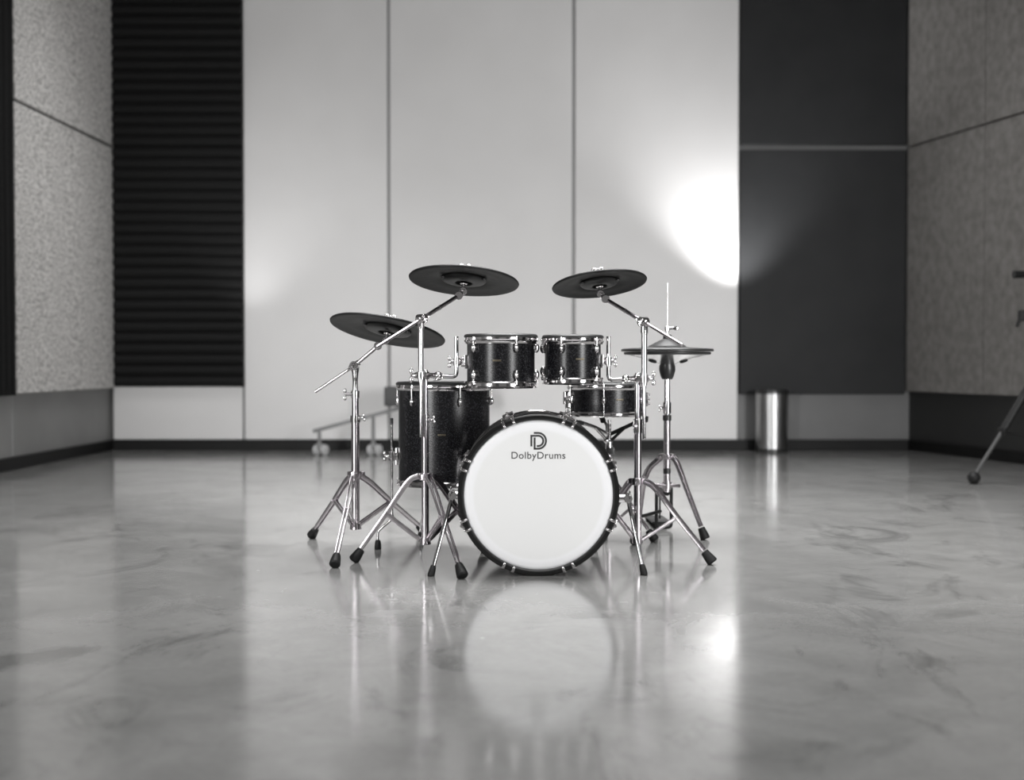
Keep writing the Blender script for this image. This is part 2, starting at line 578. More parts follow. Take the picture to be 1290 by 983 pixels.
def drum(name, c, r_hoop, z0, z1, angs, label, cat, lug_t=.052, lug_b=.05, rim=.013, lower=True, group=None, badge_ang=None, snare=False, hoop_h=.024):
    root = thing(name, (c.x, c.y, z0), label, cat, group)
    r = r_hoop - .010
    M = Matrix.Translation((c.x, c.y, 0))
    bm = BM()
    lathe(bm, [(r - .008, z0 + .008), (r, z0 + .008), (r, z1 - .012), (r - .008, z1 - .012)], M, 72, True)
    link('shell', bm, SHELL, root)
    # top hoop: chrome band with a flared lower flange
    bm = BM()
    t = z1 - rim
    lathe(bm, [(r + .002, t + .004), (r_hoop - .003, t + .004), (r_hoop - .003, t - hoop_h * .35), (r_hoop + .0005, t - hoop_h * .42), (r_hoop + .0015, t - hoop_h * .6),
               (r_hoop - .002, t - hoop_h * .8), (r_hoop - .003, t - hoop_h), (r + .002, t - hoop_h)], M, 72, True)
    link('top_hoop', bm, CHROME, root)
    bm = BM()
    pr = [(r - .012, z1 - rim * .9), (r - .012, z1 - .003), (r - .006, z1)]
    for k in range(7):
        a = pi / 2 * k / 6
        pr.append((r_hoop - .012 + .0135 * math.sin(a), z1 - .009 + .009 * math.cos(a)))
    pr += [(r_hoop + .0015, z1 - rim), (r_hoop - .004, z1 - rim - .001)]
    lathe(bm, pr, M, 72, True)
    link('rim_cover', bm, RIM, root)
    bm = BM()
    lathe(bm, [(0, z1 - .008), (r - .011, z1 - .008), (r - .011, z1 - .0095), (0, z1 - .0095)], M, 56)
    link('drumhead', bm, MESHHEAD, root)
    bm = BM()
    lathe(bm, [(r + .002, z0), (r_hoop - .003, z0), (r_hoop + .001, z0 + .004), (r_hoop - .003, z0 + .009), (r_hoop - .003, z0 + hoop_h * .8),
               (r_hoop + .001, z0 + hoop_h * .9), (r_hoop - .002, z0 + hoop_h * 1.1), (r + .002, z0 + hoop_h * 1.1)], M, 72, True)
    link('bottom_hoop', bm, CHROME, root)
    bm = BM()
    lathe(bm, [(0, z0 + .004), (r - .001, z0 + .004), (r - .001, z0 + .006), (0, z0 + .006)], M, 56)
    link('bottom_head', bm, MESHHEAD, root)
    for a in angs:
        if snare:
            zc = (z0 + z1) / 2
            lug_set(root, c, r, a, zc, None, None, None, .040, .009, False)
            out = V((math.sin(math.radians(a)), -math.cos(math.radians(a)), 0))
            bm = BM(); q = V((c.x, c.y, 0)) + out * (r_hoop + .001)
            cyl(bm, q + V((0, 0, z0 + .006)), q + V((0, 0, z1 - .002)), .0024, seg=10)
            cyl(bm, q + V((0, 0, z1 - .016)), q + V((0, 0, z1 - .006)), .005, seg=10)
            link('tension_rod', bm, CHROME, root)
        else:
            lug_set(root, c, r, a, z1 - lug_t, z0 + lug_b if lower else None, z1 - rim - .004, z0 + hoop_h * .9, hoop_r=r_hoop + .001)
    if badge_ang is not None:
        a = math.radians(badge_ang); out = V((math.sin(a), -math.cos(a), 0))
        R = Matrix((V((math.cos(a), math.sin(a), 0)), -out, V((0, 0, 1)))).transposed()
        bm = BM(); box(bm, V((c.x, c.y, (z0 + z1) / 2 + .002)) + out * (r + .0005), .032, .003, .007, R, .0008)
        link('badge', bm, BADGE, root)
    return root


def wing(bm, c, axis, size=.011, up=(0, 0, 1)):
    """wing nut: boss plus two lobes"""
    ax = V(axis).normalized()
    c = V(c)
    cyl(bm, c - ax * size * .5, c + ax * size * .7, size * .55, size * .42, 14)
    u = V(up) - ax * V(up).dot(ax)
    u = u.normalized() if u.length > 1e-3 else ax.orthogonal().normalized()
    w = ax.cross(u)
    R = Matrix((w, ax, u)).transposed()
    for s in (-1, 1):
        ell(bm, c + ax * size * .6 + u * s * size * .95, size * .28, size * .5, size * .72, R, 12, 8)


# ---- left rack tom
TY = 4.76
sc = F_PX / TY
tc1 = V((xat(631, TY), TY, 0))
tom1 = drum('rack_tom', tc1, 46 / sc, P(0, 489, TY).z, P(0, 421, TY).z, [-47 + 72 * k for k in range(5)],
            'larger black sparkle rack tom with chrome hoops, hung left above the bass drum', 'drum', group='rack toms', badge_ang=-6)
# ---- right rack tom
TY2 = 4.80
tc2 = V((xat(721.5, TY2), TY2, 0))
tom2 = drum('rack_tom', tc2, 38.5 / F_PX * TY2, P(0, 484.5, TY2).z, P(0, 422, TY2).z, [-24 + 72 * k for k in range(5)],
            'smaller black sparkle rack tom with chrome hoops, hung right above the bass drum', 'drum', group='rack toms', badge_ang=12)


def tom_bracket(root, c, r_shell, ang, z, reach, rodx, Yr):
    """bracket on the shell, gripping the upright rod"""
    a = math.radians(ang); out = V((math.sin(a), -math.cos(a), 0))
    R = Matrix((V((math.cos(a), math.sin(a), 0)), -out, V((0, 0, 1)))).transposed()
    p = V((c.x, c.y, z)) + out * r_shell
    bm = BM()
    box(bm, p + out * .004, .034, .010, .052, R, .003)
    for dz in (-.012, .012):
        cyl(bm, p + out * .004 + V((0, 0, dz)), p + out * reach + V((0, 0, dz)), .007, seg=14)
    br = link('mount_bracket', bm, CHROME, root)
    rod = V((rodx, Yr, z))
    bm = BM()
    cyl(bm, p + out * reach * .8, rod - (rod - p).normalized() * .0125, .011, .012, 18)
    lathe(bm, [(.0086, -.015), (.0135, -.015), (.0135, .015), (.0086, .015)], Matrix.Translation(rod), 22, True)
    link('rod_clamp', bm, CHROME, br)
    bm = BM()
    sgn = 1 if rodx > c.x else -1
    q = rod + V((sgn * .018, -.004, 0))
    cyl(bm, rod + V((sgn * .0125, 0, 0)), q, .005, seg=12)
    wing(bm, q, (sgn, -.15, 0), .014)
    link('wing_bolt', bm, CHROME, br)


z_br = P(0, 456, TY).z
rod1x = xat(575, TY)
tom_bracket(tom1, tc1, 46 / sc - .010, -90, z_br, .022, rod1x, TY)
rod2x = xat(766.5, TY2)
tom_bracket(tom2, tc2, 38.5 / F_PX * TY2 - .010, 90, P(0, 455, TY2).z, .012, rod2x, TY2)

# ---- floor tom
FY = 5.15
fc = V((xat(559.5, FY), FY, 0))
fr = 60.5 / F_PX * FY
fz0, fz1 = 0.268, P(0, 481, FY).z
ftom = drum('floor_tom', fc, fr, fz0, fz1, [-38, 22, 82, 142, 202, 262],
            'deep black sparkle floor tom on chrome legs at the left of the bass drum', 'drum', lug_t=.078, lower=False, rim=.012, badge_ang=0, hoop_h=.022)
def floor_leg(ang, kick, up):
    a = math.radians(ang); out = V((math.sin(a), -math.cos(a), 0))
    R = Matrix((V((math.cos(a), math.sin(a), 0)), -out, V((0, 0, 1)))).transposed()
    r = fr + .008
    base = V((fc.x, fc.y, 0))
    q = base + out * (r + .010)
    zb = P(0, 575, FY).z
    bm = BM()
    pts = [q + V((0, 0, up)), q + V((0, 0, .16))] + smooth_path([q + V((0, 0, .145)), q + V((0, 0, .125)), q + out * .05 * kick + V((0, 0, .08)), q + out * .058 * kick + V((0, 0, .062)), q + out * .058 * kick + V((0, 0, .02))], 5)
    tube(bm, pts, .0052, 12)
    lg = link('leg', bm, CHROME, ftom)
    bm = BM()
    f = q + out * .058 * kick
    lathe(bm, [(0, 0), (.0125, 0), (.0145, .004), (.0125, .025), (.0105, .036), (.0085, .038), (0, .038)], Matrix.Translation(f), 20)
    link('rubber_foot', bm, RUBBER, lg)
    bm = BM(); cyl(bm, q + V((0, 0, up - .022)), q + V((0, 0, up + .004)), .0066, seg=12)
    link('rod_cap', bm, PLASTIC, lg)
    bm = BM()
    p = base + out * (fr - .010)
    cyl(bm, p + V((0, 0, zb)), p + out * .012 + V((0, 0, zb)), .026, .022, 24)
    cyl(bm, q + V((0, 0, zb - .018)), q + V((0, 0, zb + .018)), .013, seg=18)
    sidev = V((out.y, -out.x, 0))
    cyl(bm, q + V((0, 0, zb)), q + out * .02 + V((0, 0, zb)), .007, seg=12)
    wing(bm, q + out * .022 + V((0, 0, zb)), out, .013, (.5, 0, 1))
    box(bm, p + out * .006 + V((0, 0, zb)), .028, .012, .07, R, .003)
    link('leg_bracket', bm, CHROME, ftom)
floor_leg(-90, 1.0, P(0, 528, FY).z)
floor_leg(75, .9, .46)
floor_leg(205, 1.0, .46)

# ---- snare drum and its stand
SY = 5.45
scn = V((xat(764, SY), SY, 0))
sr = 50 / F_PX * SY
sz0, sz1 = P(0, 524, SY).z, P(0, 482, SY).z
snare = drum('snare_drum', scn, sr, sz0, sz1, [-8 + 60 * k for k in range(6)],
             'shallow black sparkle snare drum behind the right rack tom, in a basket stand', 'drum', rim=.010, badge_ang=16, snare=True, hoop_h=.020)
bm = BM()      # throw-off lever at the left side of the shell
a = math.radians(-80); out = V((math.sin(a), -math.cos(a), 0))
p = V((scn.x, scn.y, (sz0 + sz1) / 2)) + out * (sr - .008)
R = Matrix((V((math.cos(a), math.sin(a), 0)), -out, V((0, 0, 1)))).transposed()
box(bm, p + out * .008, .03, .018, .075, R, .004)
box(bm, p + out * .022 + V((0, 0, .006)), .016, .010, .055, R, .003)
cyl(bm, p + out * .012 + V((0, 0, -.06)), p + out * .012 + V((0, 0, -.03)), .006, seg=12)
link('throw_off', bm, CHROME, snare)
bm = BM()
a = math.radians(84); out = V((math.sin(a), -math.cos(a), 0))
p = V((scn.x, scn.y, (sz0 + sz1) / 2)) + out * (sr - .008)
R = Matrix((V((math.cos(a), math.sin(a), 0)), -out, V((0, 0, 1)))).transposed()
box(bm, p + out * .008, .03, .016, .06, R, .004)
for dz in (-.02, 0, .02):
    cyl(bm, p + out * .012 + V((0, 0, dz)), p + out * .024 + V((0, 0, dz)), .005, seg=12)
link('butt_plate', bm, CHROME, snare)

sx = scn.x + .012
sst = thing('snare_stand', (sx, SY, 0), 'chrome snare stand with black grip arms under the shallow snare drum', 'drum stand')
hubz = P(0, 555, SY).z
bm = BM(); cyl(bm, (sx, SY, .05), (sx, SY, hubz - .03), .0105, seg=18); cyl(bm, (sx, SY, .24), (sx, SY, .30), .014, seg=18)
link('pole', bm, CHROME2, sst)
bm = BM()
cyl(bm, (sx, SY, hubz - .035), (sx, SY, hubz - .005), .017, .014, 18)
ell(bm, (sx - .012, SY - .012, hubz), .013, .012, .013)
cyl(bm, (sx, SY, hubz), (sx, SY, sz0 - .035), .009, seg=14)
cyl(bm, (sx, SY, sz0 - .05), (sx, SY, sz0 - .018), .005, .008, 12)
link('basket_hub', bm, CHROME, sst)
bm = BM(); box(bm, (sx + .004, SY - .006, hubz - .045), .036, .034, .03, None, .005)
link('tilt_clamp', bm, PLASTIC, sst)
for ang in (62, 182, -58):
    a = math.radians(ang); out = V((math.sin(a), -math.cos(a), 0)); side = V((out.y, -out.x, 0))
    c0 = V((sx, SY, 0))
    low = c0 + out * .014 + V((0, 0, hubz + .004)); midp = c0 + out * .075 + V((0, 0, sz0 - .048)); tip = V((scn.x, scn.y, 0)) + out * (sr + .004) + V((0, 0, sz0 - .010))
    bm = BM()
    strap(bm, [c0 + out * .008 + V((0, 0, sz0 - .078)), midp, tip - out * .03 - V((0, 0, .012))], side, .016, .006, 0.0)
    strap(bm, [low, midp], side, .010, .004, .006); strap(bm, [low, midp], side, .010, .004, -.006)
    arm = link('basket_arm', bm, CHROME if ang == -58 else BLACKMETAL, sst)
    bm = BM()
    strap(bm, [tip - out * .05 - V((0, 0, .020)), tip - out * .012 - V((0, 0, .010)), tip + out * .012 - V((0, 0, .006))], side, .016, .022)
    cyl(bm, tip + out * .010 - V((0, 0, .012)), tip + out * .012 + V((0, 0, .012)), .007, seg=12)
    link('grip', bm, RUBBER, arm)


def boot(bm, foot, d, s=1.0, L=.052):
    """tapered rubber boot pushed on the end of a leg; d points up the leg"""
    d = V(d).normalized()
    M = frame(foot - d * .012, d)
    lathe(bm, [(0, 0), (.017 * s, 0), (.0215 * s, .005), (.0205 * s, .016), (.0175 * s, L * .7), (.0150 * s, L), (.0120 * s, L + .001), (0, L + .001)], M, 18)
    clampz(bm, 0.0)


def tripod_leg(root, c, foot, zc, zb, tf=.46, hub=.026, w=.022, gap=.021, mat=None, sub=True, bs=1.0, bowl=.028, mid=None, braces=True):
    """double flat-bar leg from the collar to the foot plus its brace from the low bracket"""
    mat = mat or CHROME2
    c = V((c.x, c.y, 0)); foot = V(foot)
    out = V((foot.x - c.x, foot.y - c.y, 0)); Lr = out.length; out.normalize()
    side = V((out.y, -out.x, 0))
    A = c + out * hub + V((0, 0, zc))
    Bp = c + out * (hub + bowl) + V((0, 0, zc - .012))
    Ft = V((foot.x, foot.y, .030))
    d = (Bp - Ft).normalized()
    tip = Ft + d * .03
    if mid is not None:
        path = smooth_path([A, Bp, V(mid), tip], 6)
    else:
        m1 = Bp.lerp(tip, .18) + V((0, 0, .006)); 
        path = smooth_path([A, Bp, m1, Bp.lerp(tip, .5), tip], 5)
    bm = BM()
    strap(bm, path, side, w, .0055, gap / 2, w * .72, .006)
    strap(bm, path, side, w, .0055, -gap / 2, w * .72, -.006)
    # rivet at the brace pin
    pin = Bp.lerp(tip, tf) if mid is None else V(mid)
    cyl(bm, pin + side * (gap / 2 + .005), pin - side * (gap / 2 + .005), .0055, seg=12)
    lg = link('leg', bm, mat, root)
    bm = BM(); boot(bm, Ft - d * .012 - V((0, 0, 0.004)), d, bs)
    link('rubber_foot', bm, RUBBER, lg)
    if braces:
        q = c + out * .022 + V((0, 0, zb))
        bm = BM()
        strap(bm, [q, q.lerp(pin, .5), pin], side, w * .72, .003, gap / 2 - .004)
        strap(bm, [q, q.lerp(pin, .5), pin], side, w * .72, .003, -gap / 2 + .004)
        link('brace', bm, mat, root)
    return lg


def collar(root, c, z, r, name='collar'):
    bm = BM()
    cyl(bm, (c.x, c.y, z - .016), (c.x, c.y, z + .012), r + .008, seg=24)
    for k in range(3):
        a = 2 * pi * k / 3 + .4
        box(bm, (c.x + math.cos(a) * (r + .010), c.y + math.sin(a) * (r + .010), z - .002), .022, .02, .022, Matrix.Rotation(a, 3, 'Z'), .003)
    link(name, bm, CHROME2, root)


def tube_clamp(root, c, z, r, wdir, name='height_clamp', L=.03, ws=.012):
    bm = BM()
    cyl(bm, (c.x, c.y, z - L / 2), (c.x, c.y, z + L / 2), r + .004, seg=24)
    d = V(wdir).normalized()
    p = V((c.x, c.y, z)) + d * (r + .002)
    cyl(bm, p, p + d * .016, .0065, seg=12)
    wing(bm, p + d * .018, d, ws)
    link(name, bm, CHROME, root)


def boom(root, pivot, tail, tip, r=.008, r2=.0055):
    pivot, tail, tip = V(pivot), V(tail), V(tip)
    d = (tip - tail).normalized()
    bm = BM()
    cyl(bm, pivot - d * .0, pivot.lerp(tip, .93), r, seg=18)
    cyl(bm, tail, pivot, r2 + .0008, seg=16)
    cyl(bm, pivot.lerp(tip, .45), pivot.lerp(tip, .50), r + .0008, seg=18)
    bo = link('boom_arm', bm, CHROME2, root)
    # pivot tilter: toothed drum between two cheeks
    ax = d.cross(V((0, 0, 1))).normalized()
    bm = BM()
    cyl(bm, pivot - ax * .017, pivot + ax * .017, .0185, seg=28)
    cyl(bm, pivot - ax * .020, pivot + ax * .020, .012, seg=20)
    cyl(bm, pivot - d * .022, pivot + d * .024, .0125, seg=18)
    sgn = -1 if ax.y > 0 else 1
    wing(bm, pivot + ax * sgn * .026 - d * .012, ax * sgn, .013, d + V((0, 0, .6)))
    link('boom_tilter', bm, CHROME, root)
    return d


def cymbal(name, centre_px, Y, half_px, ratio, roll, label, group, stand, tip_px, tip_Y):
    c = P(centre_px[0], centre_px[1], Y)
    R_ = half_px / F_PX * Y
    d = (c - V((0, 0, EYE))).normalized()
    r = d.cross(V((0, 0, 1))).normalized()
    u = r.cross(d).normalized()
    ro = math.radians(roll)
    m = u * math.cos(ro) + r * math.sin(ro)
    e = math.asin(ratio)
    nrm = (m * math.cos(e) + d * math.sin(e)).normalized()
    M = frame(c, nrm)
    root = thing(name, c, label, 'cymbal', group)
    bm = BM()
    top = [(.0055, .030), (.028, .030), (.055, .024), (.075, .016), (R_ * .6, .010), (R_ * .9, .003), (R_ - .003, .001), (R_, -.003), (R_ - .002, -.008)]
    under = [(R_ - .010, -.009), (R_ * .90, -.0055), (R_ * .70, -.001), (R_ * .46, .003), (R_ * .44, .006), (R_ * .42, .006), (.02, .012), (.0055, .012)]
    lathe(bm, top + under, M, 96, True)
    link('bow', bm, CYM, root, sharp=50)
    # sensor housing cup below
    bm = BM()
    k = R_ * .40
    lathe(bm, [(k, .006), (k + .001, -.001), (k - .004, -.006), (k * .8, -.010), (k * .45, -.0145), (k * .40, -.013), (k * .36, -.002), (.019, -.002)], M, 72)
    link('sensor_housing', bm, CYM2, root, sharp=50)
    bm = BM()
    for s in (-1, 1):
        q = M @ V((s * k * .93, -k * .52, -.004))
        ell(bm, q, .008, .008, .006)
    link('cable_socket', bm, PLASTIC, root)
    # stand top: tilter below the cymbal, felt, rod and wing nut above (they belong to the stand)
    tipp = P(tip_px[0], tip_px[1], tip_Y)
    bm = BM()
    base = M @ V((0, 0, -.045))
    cyl(bm, base, M @ V((0, 0, -.014)), .0065, .0075, 14)
    cyl(bm, M @ V((0, 0, -.016)), M @ V((0, 0, -.004)), .015, .013, 20)
    cyl(bm, M @ V((0, 0, -.004)), M @ V((0, 0, .062)), .0034, seg=12)
    dirv = (base - tipp)
    if dirv.length > .004:
        cyl(bm, tipp - dirv * .05, base + dirv * .05, .0085, seg=16)
    ax = d
    cyl(bm, base - ax * .015, base + ax * .015, .0155, seg=20)
    cyl(bm, tipp - ax * .016, tipp + ax * .016, .0165, seg=20)
    wing(bm, base - ax * .019 + nrm * .004, -ax, .009, r)
    link('cymbal_tilter', bm, CHROME, stand)
    bm = BM()
    cyl(bm, M @ V((0, 0, .0308)), M @ V((0, 0, .041)), .013, seg=20)
    link('felt_washer', bm, RIM, stand)
    bm = BM()
    wing(bm, M @ V((0, 0, .050)), nrm, .015, r)
    link('wing_nut', bm, CHROME, stand)
    return root, M, base, tipp


# ---- stand A, left, straight to its boom
AY = 5.12
ca = V((xat(447.5, AY), AY, 0))
sa = thing('cymbal_stand', (ca.x, ca.y, 0), 'leftmost chrome boom cymbal stand, standing farthest from the bass drum', 'cymbal stand', 'chrome boom cymbal stands')
zcol, zbr = P(0, 597, AY).z, P(0, 662, AY).z
bm = BM()
cyl(bm, (ca.x, ca.y, zbr - .012), (ca.x, ca.y, P(0, 528, AY).z), .0170, seg=28)
link('lower_tube', bm, CHROME2, sa)
bm = BM(); cyl(bm, (ca.x, ca.y, P(0, 528, AY).z - .002), (ca.x, ca.y, P(0, 497, AY).z), .0140, seg=24)
link('middle_tube', bm, CHROME2, sa)
bm = BM(); lathe(bm, [(0, P(0, 500, AY).z), (.0115, P(0, 500, AY).z), (.0105, P(0, 480, AY).z), (.0135, P(0, 470, AY).z), (.017, P(0, 464, AY).z), (0, P(0, 463, AY).z)], Matrix.Translation((ca.x, ca.y, 0)), 24)
link('upper_tube', bm, CHROME, sa)
collar(sa, ca, zcol, .017)
bm = BM(); cyl(bm, (ca.x, ca.y, zbr - .016), (ca.x, ca.y, zbr + .010), .024, .022, 22)
link('lower_bracket', bm, CHROME2, sa)
tube_clamp(sa, ca, P(0, 528, AY).z, .0165, (1, -.5, .2), ws=.010)
tube_clamp(sa, ca, P(0, 497, AY).z, .0135, (-1, -.35, 0), ws=.015)
def floor_pt(px, Y): return V((xat(px, Y), Y, 0))
tripod_leg(sa, ca, floor_pt(394, 5.45), zcol, zbr, .45, bowl=.012)
tripod_leg(sa, ca, floor_pt(422, 4.69), zcol, zbr, .42, bowl=.012)
tripod_leg(sa, ca, floor_pt(531, 5.58), zcol, zbr, .50, bowl=.012)
piv = P(446.5, 461, AY)
tipA = (476, 436); tipAY = 5.11
cyA, MA, baseA, tA = cymbal('crash_cymbal', (488.5, 416), 5.16, 73.5, .225, 11, 'black rubber cymbal tilted steeply on the leftmost stand, lowest of the three on booms', 'black rubber cymbals on boom arms', sa, tipA, tipAY)
boom(sa, piv, P(397, 494, 5.13), tA)

# ---- stand B, left of the bass drum, with a clamped side tube
BY = 4.80
cb = V((xat(535.5, BY), BY, 0))
sb = thing('cymbal_stand', (cb.x, cb.y, 0), 'chrome boom cymbal stand in front of the floor tom, also carrying the larger rack tom', 'cymbal stand', 'chrome boom cymbal stands')
zcol, zbr = P(0, 600, BY).z, P(0, 680, BY).z
bm = BM(); cyl(bm, (cb.x, cb.y, zbr - .014), (cb.x, cb.y, P(0, 530, BY).z), .0142, seg=26)
link('lower_tube', bm, CHROME2, sb)
bm = BM(); cyl(bm, (cb.x, cb.y, P(0, 530, BY).z - .002), (cb.x, cb.y, P(0, 466, BY).z), .0108, seg=22)
link('upper_tube', bm, CHROME, sb)
collar(sb, cb, zcol, .0142)
bm = BM(); cyl(bm, (cb.x, cb.y, zbr - .018), (cb.x, cb.y, zbr + .010), .022, .020, 22)
link('lower_bracket', bm, CHROME2, sb)
tube_clamp(sb, cb, P(0, 530, BY).z, .0125, (1, -.4, .15), ws=.009, L=.05)
tripod_leg(sb, cb, floor_pt(449, 4.81), zcol, zbr, .50)
tripod_leg(sb, cb, floor_pt(580.5, 4.45), zcol, zbr, .45)
tripod_leg(sb, cb, V((-.115, 5.06, 0)), zcol, zbr, .5)
HBY = BY - .026
hb = V((xat(530.2, HBY), HBY, 0))
bm = BM()
cyl(bm, (hb.x, hb.y, P(0, 482, HBY).z), (hb.x, hb.y, P(0, 412, HBY).z), .0105, seg=22)
cyl(bm, (hb.x, hb.y, P(0, 551, HBY).z), (hb.x, hb.y, P(0, 480, HBY).z), .0062, seg=16)
cyl(bm, (hb.x, hb.y, P(0, 414, HBY).z), (hb.x, hb.y, P(0, 407, HBY).z), .0135, .0130, 22)
link('cymbal_holder_tube', bm, CHROME, sb)
pivB = P(531, 402, HBY)


def multi_clamp(root, a, bpos, z, wing_sgn, L_target, rod_top, Yrod):
    """clamp joining main tube a and holder bpos; short arm with ball to the L-rod"""
    s = wing_sgn
    bm = BM()
    for q in (a, bpos):
        cyl(bm, (q.x, q.y, z - .014), (q.x, q.y, z + .014), .0165, seg=22)
    box(bm, V(((a.x + bpos.x) / 2, (a.y + bpos.y) / 2, z)), abs(a.x - bpos.x) + .02, abs(a.y - bpos.y) + .016, .024, None, .004)
    box(bm, V((a.x - s * .022, a.y, z)), .036, .02, .022, None, .004)
    wing(bm, V((min(a.x, bpos.x) - .026 if s > 0 else max(a.x, bpos.x) + .026, bpos.y, z)), (-s, 0, 0), .017, (0, 0, 1))
    link('multi_clamp', bm, CHROME, root)
    bm = BM()
    e = V((a.x + s * .052, Yrod, z - .002))
    cyl(bm, V((a.x + s * .008, a.y, z)), e, .0095, .011, 18)
    ell(bm, e, .0175, .0175, .0175)
    cyl(bm, e + V((0, -.016, -.004)), e + V((0, -.03, -.006)), .007, seg=12)
    wing(bm, e + V((s * .004, -.03, -.010)), (0, -1, -.2), .012, (1, 0, .3))
    link('ball_clamp', bm, CHROME, root)
    bm = BM()
    zz_ = z - .004
    pts = [e, V((L_target - s * .016, Yrod, zz_))] + smooth_path([V((L_target - s * .014, Yrod, zz_)), V((L_target - s * .004, Yrod, zz_ + .004)), V((L_target, Yrod, zz_ + .016)), V((L_target, Yrod, zz_ + .02))], 4) + [V((L_target, Yrod, rod_top))]
    tube(bm, pts, .0082, 14)
    link('tom_arm', bm, CHROME, root)


multi_clamp(sb, cb, hb, P(0, 473, BY).z, 1, rod1x, P(0, 424, TY).z, TY)
tipB = (578, 372.5); tipBY = 4.965
cyB, MB_, baseB, tB = cymbal('crash_cymbal', (584.5, 353), 5.0, 69.5, .262, 4.5, 'black rubber cymbal highest of all, on the boom left above the larger rack tom', 'black rubber cymbals on boom arms', sb, tipB, tipBY)
boom(sb, pivB, pivB + (pivB - tB) * 1.12, tB)

# ---- stand C, right of the bass drum
CY_ = 4.86
cc = V((xat(803.5, CY_), CY_, 0))
sc_ = thing('cymbal_stand', (cc.x, cc.y, 0), 'chrome boom cymbal stand right of the bass drum, also carrying the smaller rack tom', 'cymbal stand', 'chrome boom cymbal stands')
zcol, zbr = P(0, 606, CY_).z, P(0, 679, CY_).z
bm = BM(); cyl(bm, (cc.x, cc.y, zbr - .014), (cc.x, cc.y, P(0, 541, CY_).z), .0150, seg=26)
link('lower_tube', bm, CHROME2, sc_)
bm = BM(); cyl(bm, (cc.x, cc.y, P(0, 541, CY_).z - .002), (cc.x, cc.y, P(0, 470, CY_).z), .0118, seg=22)
link('upper_tube', bm, CHROME, sc_)
collar(sc_, cc, zcol, .015)
bm = BM(); cyl(bm, (cc.x, cc.y, zbr - .018), (cc.x, cc.y, zbr + .010), .021, .020, 22)
link('lower_bracket', bm, CHROME2, sc_)
tube_clamp(sc_, cc, P(0, 537, CY_).z, .0135, (-.6, -1, 0), ws=.008, L=.055)
tripod_leg(sc_, cc, floor_pt(894, 4.76), zcol, zbr, .50)
tripod_leg(sc_, cc, V((.335, 5.13, 0)), zcol, zbr, .5)
tripod_leg(sc_, cc, V((.515, 5.27, 0)), zcol, zbr, .5)
HCY = CY_ - .026
hc = V((xat(811.5, HCY), HCY, 0))
bm = BM()
cyl(bm, (hc.x, hc.y, P(0, 486, HCY).z), (hc.x, hc.y, P(0, 415, HCY).z), .0115, seg=22)
cyl(bm, (hc.x, hc.y, P(0, 553, HCY).z), (hc.x, hc.y, P(0, 484, HCY).z), .0068, seg=16)
cyl(bm, (hc.x, hc.y, P(0, 420, HCY).z), (hc.x, hc.y, P(0, 411, HCY).z), .0145, .0140, 22)
link('cymbal_holder_tube', bm, CHROME, sc_)
pivC = P(810.5, 405.5, HCY)
multi_clamp(sc_, cc, hc, P(0, 477, CY_).z, -1, rod2x, P(0, 424, TY2).z, TY2)
tipC = (763, 377); tipCY = 5.02
cyC, MC, baseC, tC = cymbal('crash_cymbal', (755, 357), 5.06, 60, .27, -6.5, 'small black rubber cymbal on the right boom, above the smaller rack tom', 'black rubber cymbals on boom arms', sc_, tipC, tipCY)
boom(sc_, pivC, pivC + (pivC - tC) * .96, tC)

# ------------------------------------------------------------------ bass drum
bx = xat(678.5, 4.5)
R_B = 0.29
BF, BR = 4.50, 4.97
bass = thing('bass_drum', (bx, (BF + BR) / 2, 0), 'black bass drum lying on its side with a white front head and logo', 'drum')
MBD = frame((bx, 0, R_B), (0, 1, 0))
bm = BM(); lathe(bm, [(R_B - .024, BF + .03), (R_B - .016, BF + .03), (R_B - .016, BR - .03), (R_B - .024, BR - .03)], MBD, 96, True)
link('shell', bm, SHELL, bass)
def hoop(y0, y1, name, mat):
    bm = BM()
    lathe(bm, [(R_B - .017, y0 + .003), (R_B - .014, y0), (R_B - .004, y0), (R_B, y0 + .004), (R_B, y1 - .003), (R_B - .003, y1), (R_B - .014, y1), (R_B - .017, y1 - .003)], MBD, 112, True)
    return link(name, bm, mat, bass)
hoop(BF, BF + .040, 'front_hoop', HOOPBLK)
hoop(BR - .040, BR, 'rear_hoop', CHROME)
bm = BM()
lathe(bm, [(0, BF + .0055), (R_B - .055, BF + .0058), (R_B - .032, BF + .0075), (R_B - .022, BF + .012), (R_B - .019, BF + .020), (R_B - .019, BF + .03), (R_B - .03, BF + .03), (R_B - .034, BF + .016), (0, BF + .012)], MBD, 112)
hd = link('front_head', bm, HEAD, bass, sharp=60)
bm = BM(); lathe(bm, [(0, BR - .008), (R_B - .02, BR - .008), (R_B - .02, BR - .02), (0, BR - .02)], MBD, 64)
link('rear_head', bm, MESHHEAD, bass)
# flesh hoop: thin chrome ring between head and hoop
bm = BM(); lathe(bm, [(R_B - .020, BF + .006), (R_B - .017, BF + .004), (R_B - .017, BF + .012), (R_B - .020, BF + .0135)], MBD, 112, True)
link('head_ring', bm, PLASTIC, bass)
